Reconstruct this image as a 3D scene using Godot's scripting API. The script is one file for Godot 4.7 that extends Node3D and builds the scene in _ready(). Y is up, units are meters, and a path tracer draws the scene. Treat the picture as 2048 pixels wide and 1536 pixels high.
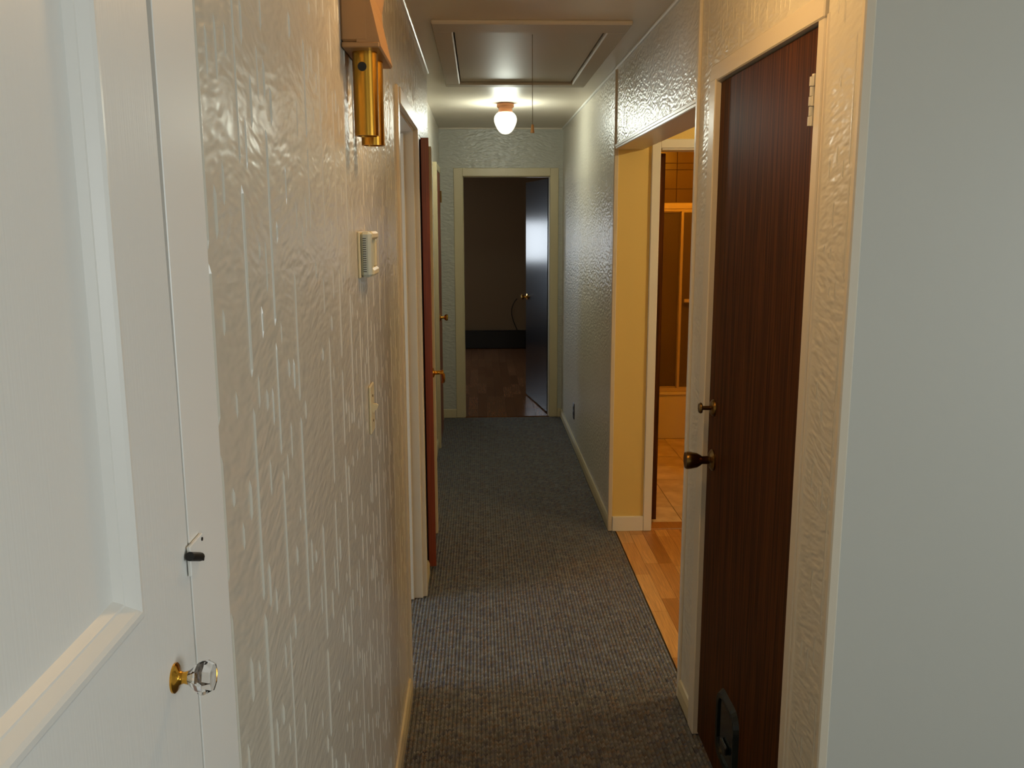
extends Node3D
# A narrow panelled hallway seen from a daylit foyer. Metres, y up, the hall runs along -z.

const CEIL := 2.43
const XL := -0.262      # hall face of the near left wall
const XR := 0.70        # hall face of the right wall
var M := {}
var taken := {}
var rng := RandomNumberGenerator.new()

# ---------------------------------------------------------------- mesh helpers
func mb() -> SurfaceTool:
	var st := SurfaceTool.new()
	st.begin(Mesh.PRIMITIVE_TRIANGLES)
	return st

func tri(st: SurfaceTool, a: Vector3, b: Vector3, c: Vector3, na: Vector3, nb: Vector3, nc: Vector3) -> void:
	if (b - a).cross(c - a).dot(na + nb + nc) > 0.0:
		st.set_normal(na); st.add_vertex(a)
		st.set_normal(nc); st.add_vertex(c)
		st.set_normal(nb); st.add_vertex(b)
	else:
		st.set_normal(na); st.add_vertex(a)
		st.set_normal(nb); st.add_vertex(b)
		st.set_normal(nc); st.add_vertex(c)

func quad(st: SurfaceTool, a: Vector3, b: Vector3, c: Vector3, d: Vector3, n: Vector3) -> void:
	tri(st, a, b, c, n, n, n)
	tri(st, a, c, d, n, n, n)

# box between two corners, edges chamfered by bev
func box(st: SurfaceTool, p: Vector3, q: Vector3, bev := 0.0) -> void:
	var lo := Vector3(minf(p.x, q.x), minf(p.y, q.y), minf(p.z, q.z))
	var hi := Vector3(maxf(p.x, q.x), maxf(p.y, q.y), maxf(p.z, q.z))
	var c := (lo + hi) * 0.5
	var h := (hi - lo) * 0.5
	var b := minf(bev, minf(h.x, minf(h.y, h.z)) * 0.9)
	for f in 3:
		var g := (f + 1) % 3
		var k := (f + 2) % 3
		for s: float in [-1.0, 1.0]:
			var n := Vector3.ZERO
			n[f] = s
			var pts := []
			for t in [[-1.0, -1.0], [1.0, -1.0], [1.0, 1.0], [-1.0, 1.0]]:
				var v := Vector3.ZERO
				v[f] = s * h[f]; v[g] = t[0] * (h[g] - b); v[k] = t[1] * (h[k] - b)
				pts.append(c + v)
			quad(st, pts[0], pts[1], pts[2], pts[3], n)
			if b > 0.0:
				for s2: float in [-1.0, 1.0]:
					var e := []
					for t in [[0, -1.0], [0, 1.0], [1, 1.0], [1, -1.0]]:
						var v := Vector3.ZERO
						v[f] = s * (h[f] - (b if t[0] == 1 else 0.0)); v[g] = s2 * (h[g] - (0.0 if t[0] == 1 else b)); v[k] = t[1] * (h[k] - b)
						e.append(c + v)
					var n2 := Vector3.ZERO
					n2[f] = s; n2[g] = s2
					quad(st, e[0], e[1], e[2], e[3], n2.normalized())
	if b > 0.0:
		for sx: float in [-1.0, 1.0]:
			for sy: float in [-1.0, 1.0]:
				for sz: float in [-1.0, 1.0]:
					var s := Vector3(sx, sy, sz)
					var n := s.normalized()
					var m := c + s * (h - Vector3.ONE * b)
					tri(st, m + Vector3(sx * b, 0, 0), m + Vector3(0, sy * b, 0), m + Vector3(0, 0, sz * b), n, n, n)

# lathe a profile of (radius, height) points round the local y axis
func lathe(st: SurfaceTool, prof: Array, xf: Transform3D, seg := 24, flat := false) -> void:
	for i in prof.size() - 1:
		var p0: Vector2 = prof[i]
		var p1: Vector2 = prof[i + 1]
		if p0.is_equal_approx(p1):
			continue
		var na := norm2(prof, i, flat, true)
		var nb := norm2(prof, i + 1, flat, false)
		for k in seg:
			var a0 := TAU * k / seg
			var a1 := TAU * (k + 1) / seg
			var am := (a0 + a1) * 0.5
			var P := func(r: Vector2, a: float) -> Vector3: return xf * Vector3(r.x * cos(a), r.y, r.x * sin(a))
			var N := func(n: Vector2, a: float) -> Vector3: return (xf.basis * Vector3(n.x * cos(a), n.y, n.x * sin(a))).normalized()
			var u0 := am if flat else a0
			var u1 := am if flat else a1
			tri(st, P.call(p0, a0), P.call(p0, a1), P.call(p1, a1), N.call(na, u0), N.call(na, u1), N.call(nb, u1))
			tri(st, P.call(p0, a0), P.call(p1, a1), P.call(p1, a0), N.call(na, u0), N.call(nb, u1), N.call(nb, u0))

func norm2(prof: Array, i: int, flat: bool, after: bool) -> Vector2:
	var t0 := Vector2.ZERO
	var t1 := Vector2.ZERO
	if i > 0: t0 = (prof[i] - prof[i - 1]).normalized()
	if i < prof.size() - 1: t1 = (prof[i + 1] - prof[i]).normalized()
	var t := t0 + t1
	if t0 == Vector2.ZERO or t1 == Vector2.ZERO or flat or t0.dot(t1) < 0.6:
		t = t1 if after and t1 != Vector2.ZERO else t0
		if t == Vector2.ZERO: t = t1
	t = t.normalized()
	return Vector2(-t.y, t.x) * (-1.0)

# cylinder between two points
func cyl(st: SurfaceTool, a: Vector3, b: Vector3, r: float, seg := 20, r2 := -1.0) -> void:
	var l := (b - a).length()
	lathe(st, [Vector2(0, 0), Vector2(r, 0), Vector2(r2 if r2 >= 0.0 else r, l), Vector2(0, l)], along(a, b - a), seg)

# a frame at a whose y axis points along d
func along(a: Vector3, d: Vector3) -> Transform3D:
	var y := d.normalized()
	var s := Vector3.RIGHT if absf(y.x) < 0.9 else Vector3.UP
	var z := s.cross(y).normalized()
	return Transform3D(Basis(y.cross(z).normalized(), y, z), a)

func tube(st: SurfaceTool, pts: Array, r: float, seg := 10) -> void:
	var rings := []
	for i in pts.size():
		var d: Vector3 = pts[mini(i + 1, pts.size() - 1)] - pts[maxi(i - 1, 0)]
		rings.append(along(pts[i], d))
	for i in pts.size() - 1:
		for k in seg:
			var a0 := TAU * k / seg
			var a1 := TAU * (k + 1) / seg
			var P := func(t: Transform3D, a: float) -> Vector3: return t * Vector3(r * cos(a), 0, r * sin(a))
			var N := func(t: Transform3D, a: float) -> Vector3: return t.basis * Vector3(cos(a), 0, sin(a))
			tri(st, P.call(rings[i], a0), P.call(rings[i], a1), P.call(rings[i + 1], a1), N.call(rings[i], a0), N.call(rings[i], a1), N.call(rings[i + 1], a1))
			tri(st, P.call(rings[i], a0), P.call(rings[i + 1], a1), P.call(rings[i + 1], a0), N.call(rings[i], a0), N.call(rings[i + 1], a1), N.call(rings[i + 1], a0))

# prism: outline (clockwise or not) in the plane of axes u, v at origin o, pushed along w
func prism(st: SurfaceTool, outline: PackedVector2Array, o: Vector3, u: Vector3, v: Vector3, w: Vector3) -> void:
	var n := w.normalized()
	var idx := Geometry2D.triangulate_polygon(outline)
	for i in range(0, idx.size(), 3):
		var a := o + u * outline[idx[i]].x + v * outline[idx[i]].y
		var b := o + u * outline[idx[i + 1]].x + v * outline[idx[i + 1]].y
		var c := o + u * outline[idx[i + 2]].x + v * outline[idx[i + 2]].y
		tri(st, a, b, c, -n, -n, -n)
		tri(st, a + w, b + w, c + w, n, n, n)
	var turn := -1.0 if Geometry2D.is_polygon_clockwise(outline) else 1.0
	for i in outline.size():
		var p := outline[i]
		var q := outline[(i + 1) % outline.size()]
		var e := (q - p).normalized() * turn
		var nn := (u * e.y - v * e.x).normalized()
		var a := o + u * p.x + v * p.y
		var b := o + u * q.x + v * q.y
		quad(st, a, b, b + w, a + w, nn)

# ---------------------------------------------------------------- scene helpers
func numbered(called: String) -> String:
	taken[called] = taken.get(called, -1) + 1
	return called if taken[called] == 0 else "%s_%03d" % [called, taken[called]]

func part(called: String, st: SurfaceTool, m: Material, parent: Node = self, label := "") -> MeshInstance3D:
	var o := MeshInstance3D.new()
	o.mesh = st.commit()
	o.material_override = m
	o.name = numbered(called) if parent == self else called
	parent.add_child(o, true)
	if label: o.set_meta("label", label)
	return o

func copy_part(called: String, mesh: Mesh, m: Material, parent: Node, at: Vector3, sc := Vector3.ONE) -> MeshInstance3D:
	var o := MeshInstance3D.new()
	o.mesh = mesh
	o.material_override = m
	o.name = called
	o.position = at
	o.scale = sc
	parent.add_child(o, true)
	return o

func thing(called: String, label: String, category: String, at := Vector3.ZERO, group := "") -> Node3D:
	var o := Node3D.new()
	o.name = numbered(called)
	add_child(o)
	o.position = at
	o.set_meta("label", label)
	o.set_meta("category", category)
	if group: o.set_meta("group", group)
	return o

func struct(called: String, label: String, at := Vector3.ZERO) -> Node3D:
	var o := Node3D.new()
	o.name = called
	add_child(o)
	o.position = at
	o.set_meta("kind", "structure")
	o.set_meta("label", label)
	return o

func slab(called: String, label: String, boxes: Array, m: Material, bev := 0.0) -> MeshInstance3D:
	var st := mb()
	for b in boxes: box(st, b[0], b[1], bev)
	var o := part(called, st, m)
	o.set_meta("kind", "structure")
	o.set_meta("label", label)
	return o

func V(x: float, y: float, z: float) -> Vector3:
	return Vector3(x, y, z)

# ---------------------------------------------------------------- materials
func mat(c: Color, rough := 0.5, metal := 0.0, spec := 0.5) -> StandardMaterial3D:
	var m := StandardMaterial3D.new()
	m.albedo_color = c
	m.roughness = rough
	m.metallic = metal
	m.metallic_specular = spec
	return m

func tex(im: Image) -> ImageTexture:
	return ImageTexture.create_from_image(im)

func tri_scale(m: StandardMaterial3D, period: Vector3, world := true) -> void:
	m.uv1_triplanar = true
	m.uv1_world_triplanar = world
	m.uv1_triplanar_sharpness = 8.0
	m.uv1_scale = Vector3(1.0 / period.x, 1.0 / period.y, 1.0 / period.z)

func relief(m: StandardMaterial3D, im: Image, cm: float) -> void:
	m.heightmap_enabled = true
	m.heightmap_texture = tex(im)
	m.heightmap_scale = cm

# hammered relief of the panelling: soft waves, longer across than up
func emboss_image(n: int, across: float, up: float) -> Image:
	var nz := FastNoiseLite.new()
	nz.seed = 5
	nz.noise_type = FastNoiseLite.TYPE_SIMPLEX_SMOOTH
	nz.frequency = 1.0
	nz.fractal_octaves = 2
	var im := Image.create(n, n, false, Image.FORMAT_RF)
	for y in n:
		var t := absf(2.0 * y / n - 1.0) * up
		for x in n:
			var a := TAU * x / n
			var v := nz.get_noise_3d(cos(a) * across, sin(a) * across, t + 0.6 * sin(a * 3.0))
			var h := clampf(0.5 + 0.5 * v, 0.0, 1.0)
			im.set_pixel(x, y, Color(h, h, h))
	return im

# pressed vertical ridges of the panelling: small wedges, steep towards the foyer; s = +1 on a wall that faces +x
func ridges(st: SurfaceTool, x0: float, s: float, z0: float, z1: float, y0: float, y1: float, sd: int, amount: float) -> void:
	var r := RandomNumberGenerator.new()
	r.seed = sd
	var z := z0
	var col := 0
	while z > z1 + 0.02:
		var y := y0 + r.randf_range(0.0, 0.08)
		var long := col % 4 == 0
		var gap := 0.02 if long else (0.09 if col % 2 == 0 else 0.18)
		while y < y1:
			var l := r.randf_range(0.025, 0.075) * (4.5 if long and r.randf() < 0.8 else 1.0)
			l = minf(l, y1 - y)
			if l > 0.012 and r.randf() < amount:
				var near := clampf((z + 2.6) / 1.5, 0.0, 1.0)
				var h := r.randf_range(0.0012, 0.0023) * lerpf(0.45, 1.0, near)
				var w := h * r.randf_range(0.75, 1.5)
				var zz := z + r.randf_range(-0.003, 0.003)
				wedge(st, x0, s, zz, y, l, h, w)
			y += l + r.randf_range(0.3, 1.6) * gap
		z -= 0.0335
		col += 1

func wedge(st: SurfaceTool, x0: float, s: float, z: float, y: float, l: float, h: float, w: float) -> void:
	var e := minf(0.012, l * 0.3)
	var b := w + 0.007
	var x1 := x0 + s * h
	var a0 := V(x0 - s * 0.0005, y, z - w); var a1 := V(x0 - s * 0.0005, y + l, z - w)
	var f0 := V(x0, y + e, z); var f1 := V(x0, y + l - e, z)
	var p0 := V(x1, y + e, z - w); var p1 := V(x1, y + l - e, z - w)
	var g0 := V(x0, y + e, z - b); var g1 := V(x0, y + l - e, z - b)
	var nf := V(s * w, 0, h).normalized()
	var nt := V(s, 0, 0.0)
	var nb := V(s * (b - w), 0, -h).normalized()
	tri(st, f0, f1, p1, nf, nf, (nf + nt).normalized()); tri(st, f0, p1, p0, nf, (nf + nt).normalized(), (nf + nt).normalized())
	tri(st, p0, p1, g1, nt, nt, nb); tri(st, p0, g1, g0, nt, nb, nb)
	tri(st, a0, f0, p0, nf, nf, nf); tri(st, a1, f1, p1, nf, nf, nf)
	tri(st, a0, p0, g0, nt, nt, nb); tri(st, a1, p1, g1, nt, nt, nb)

func grain_image(w: int, h: int, seed_: int, dark: Color, light: Color, across: float, along_: float, contrast: float) -> Image:
	var nz := FastNoiseLite.new()
	nz.seed = seed_
	nz.frequency = 1.0
	nz.fractal_octaves = 4
	var im := Image.create(w, h, false, Image.FORMAT_RGB8)
	for y in h:
		for x in w:
			var a := TAU * x / w
			var b := TAU * y / h
			var v := nz.get_noise_3d(cos(a) * across + sin(b) * along_, sin(a) * across + cos(b) * along_, cos(b) * along_ * 1.3)
			var t := clampf(0.5 + v * contrast, 0.0, 1.0)
			im.set_pixel(x, y, dark.lerp(light, t))
	return im

func noise_image(n: int, seed_: int, f: float, lo: Color, hi: Color) -> Image:
	var nz := FastNoiseLite.new()
	nz.seed = seed_
	nz.frequency = f
	nz.fractal_octaves = 4
	var g: Image = nz.get_seamless_image(n, n)
	var im := Image.create(n, n, false, Image.FORMAT_RGB8)
	for y in n:
		for x in n:
			im.set_pixel(x, y, lo.lerp(hi, g.get_pixel(x, y).r))
	return im

func make_materials() -> void:
	rng.seed = 11
	var emb := emboss_image(768, 3.2, 26.0)
	var p := mat(Color(0.81, 0.785, 0.725), 0.24, 0.0, 0.6)      # glossy off-white paint on embossed panelling
	relief(p, emb, 0.16)
	tri_scale(p, V(1.072, 1.072, 1.072))
	M.panel = p
	M.panel_right = p.duplicate()
	M.panel_right.albedo_color = Color(0.84, 0.815, 0.75)
	M.panel_right.heightmap_scale = 0.27
	M.panel_right.roughness = 0.29
	M.ridge = mat(Color(0.83, 0.81, 0.75), 0.22, 0.0, 0.6)
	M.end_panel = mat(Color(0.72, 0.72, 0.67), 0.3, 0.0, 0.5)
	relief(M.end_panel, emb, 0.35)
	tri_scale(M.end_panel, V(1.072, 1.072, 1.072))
	M.plain_wall = mat(Color(0.78, 0.78, 0.745), 0.5)
	relief(M.plain_wall, noise_image(256, 3, 0.05, Color(0.3, 0.3, 0.3), Color(0.7, 0.7, 0.7)), 0.03)
	tri_scale(M.plain_wall, V(0.4, 0.4, 0.4))
	M.trim = mat(Color(0.86, 0.82, 0.74), 0.32)
	M.trim_white = mat(Color(0.93, 0.925, 0.90), 0.34)
	M.cream = mat(Color(0.80, 0.75, 0.60), 0.35)
	M.ceiling = mat(Color(0.88, 0.84, 0.77), 0.36, 0.0, 0.5)
	M.frame_paint = mat(Color(0.78, 0.75, 0.69), 0.6, 0.0, 0.3)
	M.hatch_panel = mat(Color(0.76, 0.73, 0.66), 0.52, 0.0, 0.45)
	M.yellow = mat(Color(0.92, 0.81, 0.50), 0.55)
	relief(M.yellow, noise_image(256, 8, 0.06, Color(0.3, 0.3, 0.3), Color(0.7, 0.7, 0.7)), 0.03)
	tri_scale(M.yellow, V(0.4, 0.4, 0.4))
	# closet door: white, moulded, with faint pressed wood grain
	M.closet = mat(Color(0.91, 0.91, 0.89), 0.36)
	relief(M.closet, grain_image(512, 512, 21, Color.BLACK, Color.WHITE, 22.0, 0.8, 1.0), 0.012)
	tri_scale(M.closet, V(0.35, 0.9, 0.35))
	# dark stained veneer
	M.brown_door = mat(Color.WHITE, 0.46, 0.0, 0.13)
	M.brown_door.albedo_texture = tex(grain_image(512, 512, 31, Color(0.21, 0.125, 0.06), Color(0.37, 0.215, 0.095), 14.0, 0.55, 1.1))
	tri_scale(M.brown_door, V(0.8, 2.2, 0.8))
	M.red_door = mat(Color.WHITE, 0.4)
	M.red_door.albedo_texture = tex(grain_image(256, 256, 33, Color(0.47, 0.20, 0.09), Color(0.60, 0.28, 0.13), 10.0, 0.5, 1.0))
	tri_scale(M.red_door, V(0.3, 2.0, 0.3))
	M.black_door = mat(Color.WHITE, 0.22, 0.0, 0.36)
	M.black_door.albedo_texture = tex(grain_image(256, 256, 35, Color(0.075, 0.06, 0.05), Color(0.13, 0.10, 0.08), 10.0, 0.5, 1.0))
	tri_scale(M.black_door, V(0.6, 2.0, 0.6))
	M.brass = mat(Color(0.86, 0.64, 0.25), 0.18, 1.0)
	M.tube_brass = mat(Color(0.78, 0.58, 0.22), 0.24, 1.0)
	M.old_brass = mat(Color(0.50, 0.38, 0.20), 0.3, 1.0)
	M.copper = mat(Color(0.68, 0.46, 0.30), 0.35, 0.6)
	M.dark = mat(Color(0.06, 0.055, 0.05), 0.5)
	M.dark_brown = mat(Color(0.16, 0.10, 0.07), 0.4)
	M.pet_green = mat(Color(0.05, 0.09, 0.085), 0.3)
	M.pet_flap = mat(Color(0.07, 0.10, 0.12), 0.12)
	M.tan = mat(Color(0.62, 0.47, 0.30), 0.45)
	M.cord = mat(Color(0.50, 0.44, 0.32), 0.7)
	M.almond = mat(Color(0.84, 0.78, 0.62), 0.4)
	M.thermo_grey = mat(Color(0.74, 0.76, 0.70), 0.45)
	M.hinge = mat(Color(0.80, 0.79, 0.74), 0.35)
	M.crystal = mat(Color(1, 1, 1, 0.0), 0.0)
	M.crystal.transparency = BaseMaterial3D.TRANSPARENCY_ALPHA
	M.crystal.refraction_enabled = true
	M.crystal.refraction_scale = 0.05
	M.globe = mat(Color(0.95, 0.94, 0.9), 0.3)
	M.globe.emission_enabled = true
	M.globe.emission = Color(1.0, 0.97, 0.88)
	M.globe.emission_energy_multiplier = 1.6
	M.globe_warm = M.globe.duplicate()
	M.globe_warm.emission = Color(1.0, 0.72, 0.40)
	M.tub = mat(Color(0.86, 0.83, 0.76), 0.2)
	M.alu = mat(Color(0.88, 0.82, 0.70), 0.3, 0.5)
	M.frosted = mat(Color(0.40, 0.34, 0.24), 0.35)
	M.wall_tile = mat(Color(0.68, 0.58, 0.45), 0.18)
	M.wall_tile_b = mat(Color(0.66, 0.56, 0.42), 0.2)
	M.grout = mat(Color(0.50, 0.42, 0.32), 0.7)
	M.glass = mat(Color(1, 1, 1, 0.08), 0.02)
	M.glass.transparency = BaseMaterial3D.TRANSPARENCY_ALPHA
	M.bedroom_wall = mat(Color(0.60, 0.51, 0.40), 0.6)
	M.room_wall = mat(Color(0.74, 0.72, 0.68), 0.6)
	M.dark_base = mat(Color(0.07, 0.065, 0.075), 0.3)
	# ribbed loop carpet
	var cn := 512
	var cc := Image.create(cn, cn, false, Image.FORMAT_RGB8)
	var ch := Image.create(cn, cn, false, Image.FORMAT_RF)
	var yarn := [Color(0.455, 0.455, 0.44), Color(0.44, 0.445, 0.45), Color(0.43, 0.42, 0.41), Color(0.47, 0.43, 0.395), Color(0.39, 0.395, 0.42), Color(0.485, 0.485, 0.47)]
	var ribs := 32
	var loops := 40
	for r in ribs:
		for l in loops:
			var c: Color = yarn[rng.randi() % yarn.size()]
			var k := rng.randf_range(0.88, 1.1)
			c = Color(c.r * k, c.g * k, c.b * k)
			var shift := rng.randf_range(-1.5, 1.5)
			for y in range(int(l * cn / loops), int((l + 1) * cn / loops)):
				for x in range(int(r * cn / ribs), int((r + 1) * cn / ribs)):
					var v := (y + shift) / (float(cn) / loops)
					var u := float(x) / (float(cn) / ribs)
					var bump := absf(sin(PI * (v + 0.25 * sin(PI * u)))) 
					cc.set_pixel(x, y, c)
					ch.set_pixel(x, y, Color(bump, bump, bump))
	M.carpet = mat(Color(1, 1, 1), 0.95, 0.0, 0.1)
	M.carpet.albedo_texture = tex(cc)
	relief(M.carpet, ch, 0.14)
	tri_scale(M.carpet, V(0.448, 0.448, 0.448))
	# parquet strips: a few tones share one grain
	var g1 := tex(grain_image(256, 512, 41, Color(0.80, 0.80, 0.80), Color(1, 1, 1), 9.0, 0.7, 1.0))
	M.oak = []
	for c in [Color(0.82, 0.60, 0.33), Color(0.76, 0.54, 0.29), Color(0.87, 0.66, 0.38), Color(0.71, 0.49, 0.25)]:
		var m := mat(c, 0.32)
		m.albedo_texture = g1
		tri_scale(m, V(0.22, 0.22, 0.9))
		M.oak.append(m)
	M.walnut = []
	for c in [Color(0.58, 0.39, 0.25), Color(0.55, 0.36, 0.23), Color(0.62, 0.42, 0.28), Color(0.51, 0.33, 0.21)]:
		var m := mat(c, 0.22)
		m.albedo_texture = g1
		tri_scale(m, V(0.22, 0.22, 0.9))
		M.walnut.append(m)
	M.stone = []
	var st_im := tex(noise_image(256, 51, 0.02, Color(0.80, 0.70, 0.54), Color(0.95, 0.87, 0.72)))
	for k in 2:
		var m := mat([Color(1, 1, 1), Color(0.95, 0.94, 0.92)][k], 0.28)
		m.albedo_texture = st_im
		tri_scale(m, V(0.7, 0.7, 0.7))
		M.stone.append(m)

# ---------------------------------------------------------------- lights
func omni(at: Vector3, c: Color, e: float, size: float) -> void:
	var l := OmniLight3D.new()
	l.name = numbered("lamp_light")
	l.light_color = c
	l.light_energy = e
	l.light_size = size
	l.omni_range = 20.0
	l.omni_attenuation = 2.0
	l.shadow_enabled = true
	add_child(l)
	l.position = at

func area(at: Vector3, towards: Vector3, size: Vector2, c: Color, e: float) -> void:
	var l := AreaLight3D.new()
	l.name = numbered("window_light")
	l.area_size = size
	l.light_color = c
	l.light_energy = e
	l.area_range = 25.0
	l.shadow_enabled = true
	add_child(l)
	l.look_at_from_position(at, at + towards, Vector3.UP)

func _ready() -> void:
	# ---- camera
	var cam := Camera3D.new()
	cam.name = "camera"
	cam.transform = Transform3D(Basis(V(0.99934304, -0.0024766, 0.03615723), V(0.00886903, 0.9840398, -0.17772737), V(-0.03513999, 0.17793129, 0.98341529)), V(0, 1.67, 0))
	cam.fov = rad_to_deg(2.0 * atan(768.0 / 1794.0))
	cam.near = 0.05
	cam.far = 100.0
	add_child(cam)
	cam.current = true
	# ---- sky and exposure
	var we := WorldEnvironment.new()
	we.name = "world_environment"
	var env := Environment.new()
	var sky := Sky.new()
	var sm := ProceduralSkyMaterial.new()
	sm.sky_top_color = Color(0.60, 0.70, 0.85)
	sm.sky_horizon_color = Color(0.80, 0.84, 0.90)
	sm.ground_bottom_color = Color(0.35, 0.35, 0.33)
	sm.ground_horizon_color = Color(0.60, 0.62, 0.62)
	sky.sky_material = sm
	env.background_mode = Environment.BG_SKY
	env.sky = sky
	env.tonemap_mode = Environment.TONE_MAPPER_LINEAR
	env.tonemap_exposure = 0.85
	env.sdfgi_enabled = true
	env.ssao_enabled = true
	env.ssil_enabled = true
	we.environment = env
	add_child(we)
	# ---- daylight through the windows (each light fills its window opening, just inside the panes)
	var day := Color(0.95, 0.98, 0.985)
	area(V(1.5, 1.5, 2.95), V(0, 0, -1), Vector2(1.6, 1.0), day, 1.1)
	area(V(3.25, 1.5, 0.6), V(-1, 0, 0), Vector2(1.4, 1.0), day, 4.9)
	area(V(-3.25, 1.35, -3.0), V(1, 0, 0), Vector2(1.0, 1.1), Color(0.86, 0.93, 1.0), 6.0)
	area(V(-1.12, 1.41, -11.95), V(0, 0, 1), Vector2(0.58, 0.52), Color(0.92, 0.96, 1.0), 0.75)
	area(V(-2.6, 1.25, -11.95), V(0, 0, 1), Vector2(0.7, 1.4), Color(0.80, 0.90, 1.0), 4.0)

	make_materials()
	build_floor()
	build_walls()
	build_trim()
	build_doors()
	build_ceiling_things()
	build_wall_things()
	build_bathroom()

# ---------------------------------------------------------------- floor
func build_floor() -> void:
	var fl := struct("floor", "floor of the hallway and the rooms beside it")
	var st := mb()
	box(st, V(-3.4, -0.12, 3.1), V(3.4, -0.02, -12.1))
	part("subfloor", st, M.grout, fl)
	# ribbed carpet: rounded ribs running down the hall
	st = mb()
	var pitch := 0.014
	var x := -0.40
	var spans := [[-0.40, 0.732, -1.69, -7.62], [-0.40, 3.2, 3.0, -1.69]]
	for s in spans:
		x = s[0]
		while x < s[1] - 0.001:
			var w := minf(pitch, s[1] - x)
			var prev := Vector2(0, 0)
			var pn := Vector2(0, 0)
			for k in 6:
				var t := k / 5.0
				var h := 0.0065 * sqrt(maxf(0.0, sin(PI * t)))
				var p := Vector2(x + w * t, -0.0065 + h)
				var n := Vector2((t - 0.5) * 1.7, 1.0).normalized()
				if k > 0:
					var a := V(prev.x, prev.y, s[2]); var b := V(p.x, p.y, s[2])
					var c := V(p.x, p.y, s[3]); var d := V(prev.x, prev.y, s[3])
					var n0 := V(pn.x, pn.y, 0); var n1 := V(n.x, n.y, 0)
					tri(st, a, b, c, n0, n1, n1)
					tri(st, a, c, d, n0, n1, n0)
				prev = p
				pn = n
			x += pitch
	part("carpet", st, M.carpet, fl, "brown and grey ribbed loop carpet")
	st = mb()
	box(st, V(-3.2, -0.02, -1.9), V(-0.40, -0.001, -3.95))
	part("side_room_carpet", st, M.carpet, fl)
	# oak parquet of the room on the right
	var wood := Node3D.new()
	wood.name = "parquet"
	fl.add_child(wood)
	planks(wood, M.oak, 0.736, 1.70, -1.83, -4.69, 0.07, 0.42, 101)
	st = mb()
	box(st, V(1.70, -0.02, -1.83), V(3.2, -0.001, -4.69))
	var rest := part("parquet_rest", st, M.oak[0], fl)
	rest.set_meta("kind", "stuff")
	# bedroom parquet
	var bed := Node3D.new()
	bed.name = "bedroom_parquet"
	fl.add_child(bed)
	planks(bed, M.walnut, -0.45, 0.65, -7.66, -11.98, 0.085, 0.55, 202)
	st = mb()
	box(st, V(-3.2, -0.02, -7.66), V(-0.45, -0.001, -11.98))
	box(st, V(0.65, -0.02, -7.66), V(1.8, -0.001, -11.98))
	part("bedroom_parquet_rest", st, M.walnut[0], fl).set_meta("kind", "stuff")
	# bathroom tiles
	var tl := Node3D.new()
	tl.name = "bathroom_tiles"
	fl.add_child(tl)
	var tm := mb()
	box(tm, V(0, -0.01, 0), V(0.292, 0.0, -0.292), 0.0012)
	var tmesh := tm.commit()
	for i in 6:
		for j in 7:
			copy_part("tile", tmesh, M.stone[(i + j * 3) % 2], tl, V(0.842 + i * 0.295, 0, -4.79 - j * 0.295))
	# wooden threshold of the bathroom
	st = mb()
	box(st, V(0.93, -0.01, -4.685), V(1.69, 0.006, -4.80), 0.004)
	part("threshold", st, M.oak[3], fl, "wooden threshold strip")

func planks(parent: Node, mats: Array, x0: float, x1: float, z0: float, z1: float, w: float, l: float, sd: int) -> void:
	var r := RandomNumberGenerator.new()
	r.seed = sd
	var st := mb()
	box(st, V(0, -0.012, 0), V(w - 0.0008, 0.0, -1.0), 0.0006)
	var mesh := st.commit()
	var x := x0
	while x < x1 - 0.001:
		var ww := minf(w, x1 - x)
		var z := z0
		var first := true
		while z > z1 + 0.001:
			var ll := l * (r.randf_range(0.3, 1.0) if first else 1.0)
			first = false
			ll = minf(ll, z - z1)
			copy_part("plank", mesh, mats[r.randi() % mats.size()], parent, V(x, 0, z), V(ww / w, 1, ll - 0.0008))
			z -= ll
		x += w

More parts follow.
